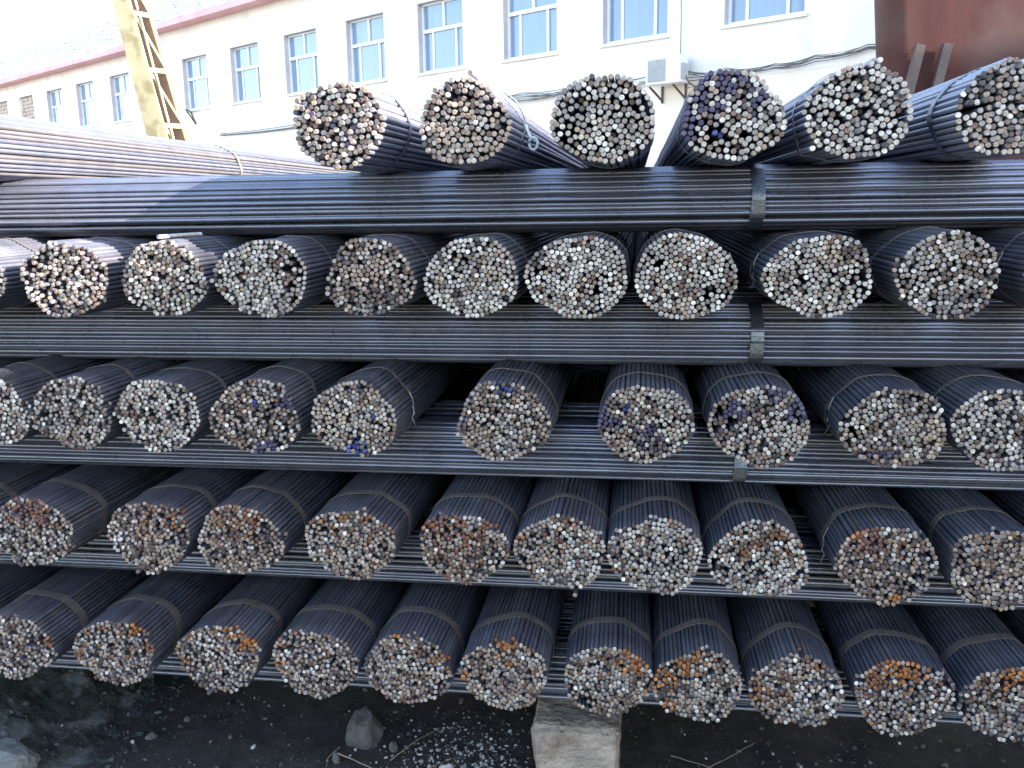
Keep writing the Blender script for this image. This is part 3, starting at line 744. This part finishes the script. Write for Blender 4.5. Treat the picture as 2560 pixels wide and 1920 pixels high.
# ---- bottom row
zD = .392
def rowD(x, w, h, mix, label, seed, **k):
    k.setdefault('straps', ((2.57, .034),))
    return bundle(x, zD + k.pop('dz', 0), w, h, mix, label, rd=.0064, patches=tuple(k.pop('patches', ())) + ((0, 0, 2, 'brown', .13), (0, .2, 2, 'tan', .16), (0, .7, 1.0, 'rust', .15)), seed=seed, fill=.83, **k)
rowD(-2.25, .262, .22, 'grey', 'dark flank of a bottom row bundle deep in the left corner', 70)
rowD(-1.945, .262, .222, 'grey', 'bottom row bundle at the left border above the earth heap', 71, patches=((.9, .3, .25, 'rust', .5), (-.3, .1, .3, 'dark', .5)))
rowD(-1.602, .262, .222, 'grey', 'bottom row bundle with two orange rods at its upper right, beside the earth heap', 72, patches=((.55, .72, .15, O, .9), (-.9, -.1, .14, 'rust', .7), (.9, .2, .25, 'rust', .5), (-.6, -.6, .4, 'pink', .3)))
rowD(-1.258, .266, .224, 'grey', 'bottom row bundle with orange rods down its upper right rim', 73, patches=((.75, .5, .28, O, .8), (.4, .75, .25, O, .4), (-.9, -.2, .3, 'rust', .6), (.1, 0, .5, 'bright', .25)))
rowD(-.954, .262, .226, 'grey', 'bottom row bundle with orange rods on its left rim, above the dark rock', 74, patches=((-.95, -.1, .3, O, .55), (.3, -.3, .12, O, .5), (0, -.2, .5, 'bright', .25)))
rowD(-.667, .266, .226, 'mixed', 'bottom row bundle rusty down its right side, next to the tan one', 75, patches=((.85, .3, .35, O, .45), (-.2, .9, .12, O, .7), (.45, 0, .08, O, .9), (0, -.95, .2, 'rust', .6)))
rowD(-.375, .266, .218, 'tan', 'bottom row bundle with tan brown ends and an orange top, left of the stone block', 76, yaw=-.009, patches=((-.1, .95, .35, O, .55), (-.9, -.1, .15, O, .7), (.1, .35, .08, O, .9), (0, -.1, .5, 'grey', .4)))
rowD(-.076, .260, .224, 'mixed', 'bottom row bundle above the stone block, orange at its upper right', 77, yaw=.009, patches=((.65, .6, .42, O, .6), (.85, -.1, .25, O, .4), (-.7, .7, .12, O, .6), (0, -.1, .5, 'grey', .4)))
rowD(.181, .252, .224, 'mixed', 'bottom row bundle with a strong orange upper left, right of the stone block', 78, yaw=-.004, patches=((-.35, .75, .5, O, .7), (-.8, .1, .35, O, .55), (-.6, -.6, .2, O, .4), (.3, 0, .4, 'white', .3)))
rowD(.453, .260, .226, 'grey', 'bottom row bundle with a rust brown left rim and grey ends', 79, yaw=.006, patches=((-.75, -.1, .32, 'rust', .7), (-.8, .1, .2, O, .5), (.5, 0, .5, 'bright', .25)))
rowD(.735, .262, .228, 'grey', 'bottom row bundle with the brightest orange rods at its top', 80, patches=((.0, .78, .42, O, .85), (-.6, .45, .4, 'rust', .6), (-.7, -.7, .15, O, .6), (.8, 0, .4, 'bright', .4)))
rowD(1.012, .262, .224, 'grey', 'bottom row bundle with an orange patch at its top, cut by the right border', 81, patches=((.1, .75, .35, O, .7), (-.2, -.1, .1, O, .5)))
rowD(1.30, .262, .22, 'grey', 'bottom row bundle beyond the right border, only its dark flank showing', 82)

for k, (zz, x0, nm) in enumerate(((zA, -2.25, 'second'), (zB, -2.20, 'third'), (zC, -2.42, 'fourth'), (zD, -2.54, 'bottom'))):
    for j, w_ in enumerate(('first', 'next', 'third')):
        bundle(x0 - .28 * j, zz, .262, .218, 'grey', '%s %s row bundle beyond the left border, dark and mostly hidden' % (w_, nm), rd=.0064, seed=200 + k * 5 + j, lite=True)

# white looped tag on the tie of the top row bundle
def build_tag():
    m = MB()
    th = [2 * PI * k / 14 for k in range(15)]
    m.tube([(0.010 + .0125 * math.cos(t), 0, -.030 + .017 * math.sin(t)) for t in th], .0042, 6, cap=False)
    m.tube([(-.012, .004, .022), (-.006, .002, .004), (.004, 0, -.016)], .0050, 6)
    m.tube([(-.020, .004, .016), (-.008, .002, .006)], .0032, 6)
    o = m.build('looped_tag', M_TAG, T2)
    o.location = (.143, .245, -.012)
    m = MB(); m.tube([(0.06, 0, .10), (.095, 0, .075), (.115, 0, .04), (.121, 0.004, .02), (.117, -.004, .005), (.12, 0, -.01), (.112, -.004, -.03)], .0022, 5)
    w = m.build('tie_wire', M_WIRE, T2); w.location = (.012, .222, 0)
build_tag()

# ---- crosswise bundles, one per layer, plus one far behind each layer
def cross_bundle(y, zlo, zhi, label, seed, strap_x=(), full=True, rd=.0074, yw=.29, xs=-5.1):
    g = random.Random(seed); a, b = yw / 2, (zhi - zlo) / 2
    n = min(296, int(.78 * a * b / rd ** 2))
    pos = pack(n, a, b, rd * 1.005, [(3, .012, g.uniform(0, 6))], seed=seed, sq=2.15, gap=2.06, rj=.022)
    if not full:      # deep in the dark only the outer rods can be seen
        pos = pos[:70]
    if full: pos = pos[np.random.default_rng(seed).permutation(len(pos))]
    root = empty('crosswise_rod_bundle', (xs, y, (zlo + zhi) / 2))
    s = rd / RU
    for px, pz in pos:
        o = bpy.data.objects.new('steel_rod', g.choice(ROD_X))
        c = PAL[g.choice(('grey', 'white', 'tan'))]; o.color = (*c, 1.0)
        o.location = (g.gauss(0, .02), px, pz); o.scale = (1, s, s)
        R = Matrix.Rotation(g.gauss(0, .0008), 4, 'Z') @ Matrix.Rotation(g.gauss(0, .0005), 4, 'Y')
        o.rotation_euler = R.to_euler()
        col.objects.link(o); o.parent = root
    for sx in strap_x:
        m, out = strap_mesh(pos, rd + .002, .037, axis='x', t=.0018)
        st = m.build('strap', M_STRAP_BLUE, root); st.location = (sx + 5.1, 0, 0)
        # crimped seal low on the front
        fr = sorted([p for p in out if p[0] < 0], key=lambda p: p[1])
        def at(z):
            for p, q in zip(fr, fr[1:]):
                if p[1] <= z <= q[1] and q[1] > p[1]:
                    t = (z - p[1]) / (q[1] - p[1]); return p[0] + (q[0] - p[0]) * t
            return fr[0][0]
        m = MB(); zs = [-.052, -.044, -.038, -.024, -.018, -.010]; hw = [.0215, .0215, .0195, .0215, .0195, .0215]
        vs = []
        zs = [-.056, -.046, -.040, -.028, -.020, -.008]
        for z, w_ in zip(zs, hw):
            yy = at(z) - .004
            vs += [(-w_, yy + .003, z), (-w_ + .004, yy, z), (w_ - .004, yy, z), (w_, yy + .003, z)]
        fs = [(4 * j + i, 4 * j + i + 1, 4 * j + 5 + i, 4 * j + 4 + i) for j in range(5) for i in range(3)]
        m.add(vs, fs)
        sl = m.build('strap_seal', M_SEAL, st)
    tag(root, label, 'steel bundle', 'crosswise steel rod bundles')
    return root
YX = 2.835
cross_bundle(YX, 1.656, 1.845, 'uppermost long bundle of rods lying crosswise, sunlit at its left end', 101, (.333,))
cross_bundle(YX, 1.250, 1.435, 'second long crosswise bundle from the top, strapped right of centre', 102, (.345,))
cross_bundle(YX, .880, 1.045, 'third long crosswise bundle from the top, partly behind the third row ends', 103, (.31,))
cross_bundle(YX, .500, .668, 'fourth long crosswise bundle from the top, showing as thin lines between the fourth row ends', 104)
cross_bundle(YX, .118, .280, 'lowest long crosswise bundle, resting on the stone block', 105)
for i, (zl, zh) in enumerate(((1.662, 1.845), (1.250, 1.435), (.880, 1.045), (.500, .668), (.118, .280))):
    nm = ('uppermost', 'second', 'third', 'fourth', 'lowest')[i]
    cross_bundle(YX + .295, zl + .002, zh, 'crosswise bundle lying against the back of the %s front one' % nm, 130 + i, (), False)
    cross_bundle(4.7, zl - .014, zh + .008, 'crosswise bundle in the dark of the stack, next one behind the %s front one' % nm, 110 + i, (), False)
    cross_bundle(9.4, zl - .014, zh + .008, 'hindmost crosswise bundle of the %s layer, deep in the dark' % nm, 120 + i, (), False, xs=-8.0)

# ---- stray sunlit rod lying on a second row bundle
def build_stray():
    m = MB(); m.tube([(0, 0, 0), (.05, .16, .002)], .0062, 10)
    o = m.build('stray_rod', [M_CHIP]); o.location = (-1.365, 2.46, zA + .115)
    tag(o, 'short pale stray rod lying loose on top of a second row bundle at left', 'steel rod')
build_stray()

# ------------------------------------------------------------------ stone block, rocks, heap, gravel, twigs
def rocky(name, loc, size, material, seed, sub=3, amp=.25, freq=2.0, rot=(0, 0, 0), boxy=0.0, parent=None, flats=0):
    bm = bmesh.new(); bmesh.ops.create_icosphere(bm, subdivisions=sub, radius=1.0)
    g = random.Random(seed); pl = []
    for _ in range(flats):
        v = Vector((g.gauss(0, 1), g.gauss(0, 1), g.gauss(0, 1))).normalized(); pl.append((v, g.uniform(.55, .85)))
    for v in bm.verts:
        p = v.co.copy()
        for nrm, d in pl:
            q = p.dot(nrm)
            if q > d: p -= nrm * (q - d)
        k = 1 + amp * noise.noise(p * freq + Vector((seed, 0, 0))) + amp * .3 * noise.noise(p * freq * 4 + Vector((0, seed, 0)))
        v.co = Vector((p.x * k * size[0], p.y * k * size[1], p.z * k * size[2]))
    me = bpy.data.meshes.new(name); bm.to_mesh(me); bm.free(); me.materials.append(material)
    if sub > 2 and not flats: me.polygons.foreach_set('use_smooth', [True] * len(me.polygons))
    o = bpy.data.objects.new(name, me); o.location = loc; o.rotation_euler = rot; col.objects.link(o)
    return o

def build_block():
    bm = bmesh.new()
    x0, x1, y0, y1, z0, z1 = -.312, -.045, 2.60, 3.15, -.30, .105
    nx, ny, nz = 24, 36, 36
    bmesh.ops.create_cube(bm, size=1.0)
    bmesh.ops.subdivide_edges(bm, edges=bm.edges[:], cuts=28, use_grid_fill=True)
    for v in bm.verts:
        c = v.co.copy()
        e = [max(0, abs(t) - .44) / .06 for t in c]      # worn arrises
        k = sorted(e)[1]; c *= 1 - .045 * k * k
        p = Vector((x0 + (c.x + .5) * (x1 - x0), y0 + (c.y + .5) * (y1 - y0), z0 + (c.z + .5) * (z1 - z0)))
        p.x += .02 * (c.z) * (-1 if c.x < 0 else .2)
        n = noise.noise(p * 9) * .008 + noise.noise(p * 28) * .0035 + noise.noise(p * 70) * .0015
        v.co = p + v.normal * n + Vector((noise.noise(p * 5) * .006, noise.noise(p * 5 + Vector((9, 0, 0))) * .006, 0))
    me = bpy.data.meshes.new('stone_block'); bm.to_mesh(me); bm.free(); me.materials.append(M_STONE)
    o = bpy.data.objects.new('stone_block', me); col.objects.link(o)
    tag(o, 'rough grey stone block carrying the stack, at the bottom centre', 'stone block')
build_block()

def heap_height(x, y):
    e = (x + 2.60) / .46; f = (y - 2.95) / .62
    h = .34 * math.exp(-(max(0, e) ** 2) * 1.1) * math.exp(-(f ** 2))
    p = Vector((x, y, 0))
    rg = (1 - abs(noise.noise(p * 7)) * 2) * .03 + (1 - abs(noise.noise(p * 17 + Vector((3, 1, 0)))) * 2) * .014 + noise.noise(p * 45) * .008 + noise.noise(p * 110) * .004
    h += h * .5 * noise.noise(p * 5.5) + rg * min(1, h * 8)
    return min(-.17 + max(0, h - .012) * 1.05, .112)
def build_heap():
    mb = MB(); nx, ny = 150, 110; vs = []
    for j in range(ny):
        for i in range(nx):
            x = -3.2 + 1.9 * i / (nx - 1); y = 2.1 + 1.35 * j / (ny - 1)
            vs.append((x, y, heap_height(x, y)))
    fs = [(j * nx + i, j * nx + i + 1, (j + 1) * nx + i + 1, (j + 1) * nx + i) for j in range(ny - 1) for i in range(nx - 1)]
    mb.add(vs, fs, False)
    o = mb.build('earth_heap', M_HEAP)
    tag(o, 'dusty grey green earth heap in the bottom left corner under the stack', 'earth heap')
build_heap()

r1 = rocky('rock', (-.955, 2.84, -.095), (.075, .065, .085), M_ROCK, 5, sub=3, amp=.25, freq=1.3, flats=7)
tag(r1, 'big dark dusty rock on the black ground left of the stone block', 'rock')
tag(rocky('rock', (-2.13, 2.47, -.075), (.13, .10, .075), M_SLAB, 9, sub=4, amp=.3, freq=1.4, flats=4), 'smooth dull grey rock low in the bottom left corner', 'rock')
STN = [((-1.735, 2.76, -.135), (.022, .016, .022), 11, 'flat sided grey stone near the bottom left, right of the heap', M_ROCK),
       ((-1.66, 2.88, -.135), (.019, .014, .014), 12, 'small tilted grey stone just behind the flat sided one', M_ROCK),
       ((-1.79, 2.73, -.140), (.009, .008, .008), 13, 'tiny round pale pebble left of the flat sided stone', M_CHIP),
       ((-1.335, 2.74, -.138), (.018, .012, .010), 14, 'small whitish chip between the heap and the big rock', M_CHIP),
       ((-1.02, 2.71, -.135), (.03, .016, .014), 15, 'thin slab of stone leaning at the foot of the big rock', M_ROCK),
       ((-.63, 2.69, -.135), (.028, .022, .024), 16, 'pale lump among the light rubble left of the stone block', M_CHIP),
       ((-.84, 2.80, -.135), (.022, .02, .018), 17, 'small dark stone touching the right side of the big rock', M_ROCK)]
for loc, sz, sd, lab, m_ in STN:
    tag(rocky('stone', loc, sz, m_, sd, sub=2, amp=.25, freq=1.2, flats=6, rot=(sd, sd * 2, sd)), lab, 'stone')

def scatter(name, n, fn, material, smin, smax, kind='stuff'):
    mb = MB()
    ico = bmesh.new(); bmesh.ops.create_icosphere(ico, subdivisions=1, radius=1); iv = [v.co.copy() for v in ico.verts]; jf = [tuple(v.index for v in f.verts) for f in ico.faces]; ico.free()
    keep = 0
    for _ in range(n):
        x, y = fn()
        s = smin * (smax / smin) ** (rnd.random() ** 2.2)
        R = Matrix.Rotation(rnd.uniform(0, 6), 3, 'Z') @ Matrix.Rotation(rnd.uniform(0, 6), 3, 'X')
        sc = Vector((s * rnd.uniform(.6, 1.5), s * rnd.uniform(.5, 1.1), s * rnd.uniform(.3, .8)))
        c = Vector((x, y, max(ground_height(x, y), heap_height(x, y)) + s * .2))
        mb.add([R @ Vector((p.x * sc.x * rnd.uniform(.75, 1.2), p.y * sc.y, p.z * sc.z)) + c for p in iv], jf)
    o = mb.build(name, material); tag(o, kind=kind); return o
def in_cluster():
    while True:
        x, y = rnd.gauss(-.60, .13), rnd.gauss(2.74, .13)
        if x < -.34 or y < 2.5: return x, y
scatter('rubble', 1500, in_cluster, M_CHIP, .0012, .009)
scatter('heap_clods', 1500, lambda: (rnd.uniform(-2.5, -1.75), rnd.uniform(2.3, 3.3)), M_HEAP, .003, .016)
scatter('grit', 5200, lambda: (rnd.uniform(-2.3, 1.5), rnd.uniform(2.45, 3.1)), M_ROCK, .0008, .0035)
scatter('gravel', 2600, lambda: (rnd.uniform(-2.4, 1.6), rnd.uniform(2.3, 3.5)), M_ROCK, .0015, .012)
scatter('pale_gravel', 520, lambda: (rnd.uniform(-2.4, 1.6), rnd.uniform(2.4, 3.3)), M_CHIP, .0012, .007)

TW = [([(-.83, 2.72, 0), (-.77, 2.82, .012), (-.70, 2.93, .004)], 'thin straight twig slanting beside the big rock', .0022),
      ([(-1.03, 2.72, .02), (-.95, 2.69, .015), (-.84, 2.64, .005)], 'straw coloured twig at the foot of the big rock', .003),
      ([(-1.02, 2.75, .02), (-1.045, 2.70, .01), (-1.03, 2.62, .0)], 'short bent twig left of the big rock', .0018),
      ([(.13, 2.86, 0), (.24, 2.80, .01), (.33, 2.77, 0)], 'twig lying just right of the stone block', .0018),
      ([(.16, 2.72, 0), (.27, 2.80, .015), (.42, 2.95, .01)], 'longer brown twig rising toward the bundles right of the stone block', .0022),
      ([(-.72, 2.66, .0), (-.66, 2.70, .012), (-.60, 2.76, .008)], 'thin twig across the light rubble', .0016)]
for pts, lab, r in TW:
    m = MB(); P = []
    for i in range(len(pts) - 1):
        for k in range(4): P.append(Vector(pts[i]).lerp(Vector(pts[i + 1]), k / 4) + Vector((0, 0, -.135 + rnd.uniform(-.002, .002))))
    P.append(Vector(pts[-1]) + Vector((0, 0, -.135)))
    m.tube(P, r, 5, taper=.5); tag(m.build('twig', M_TWIG), lab, 'twig')
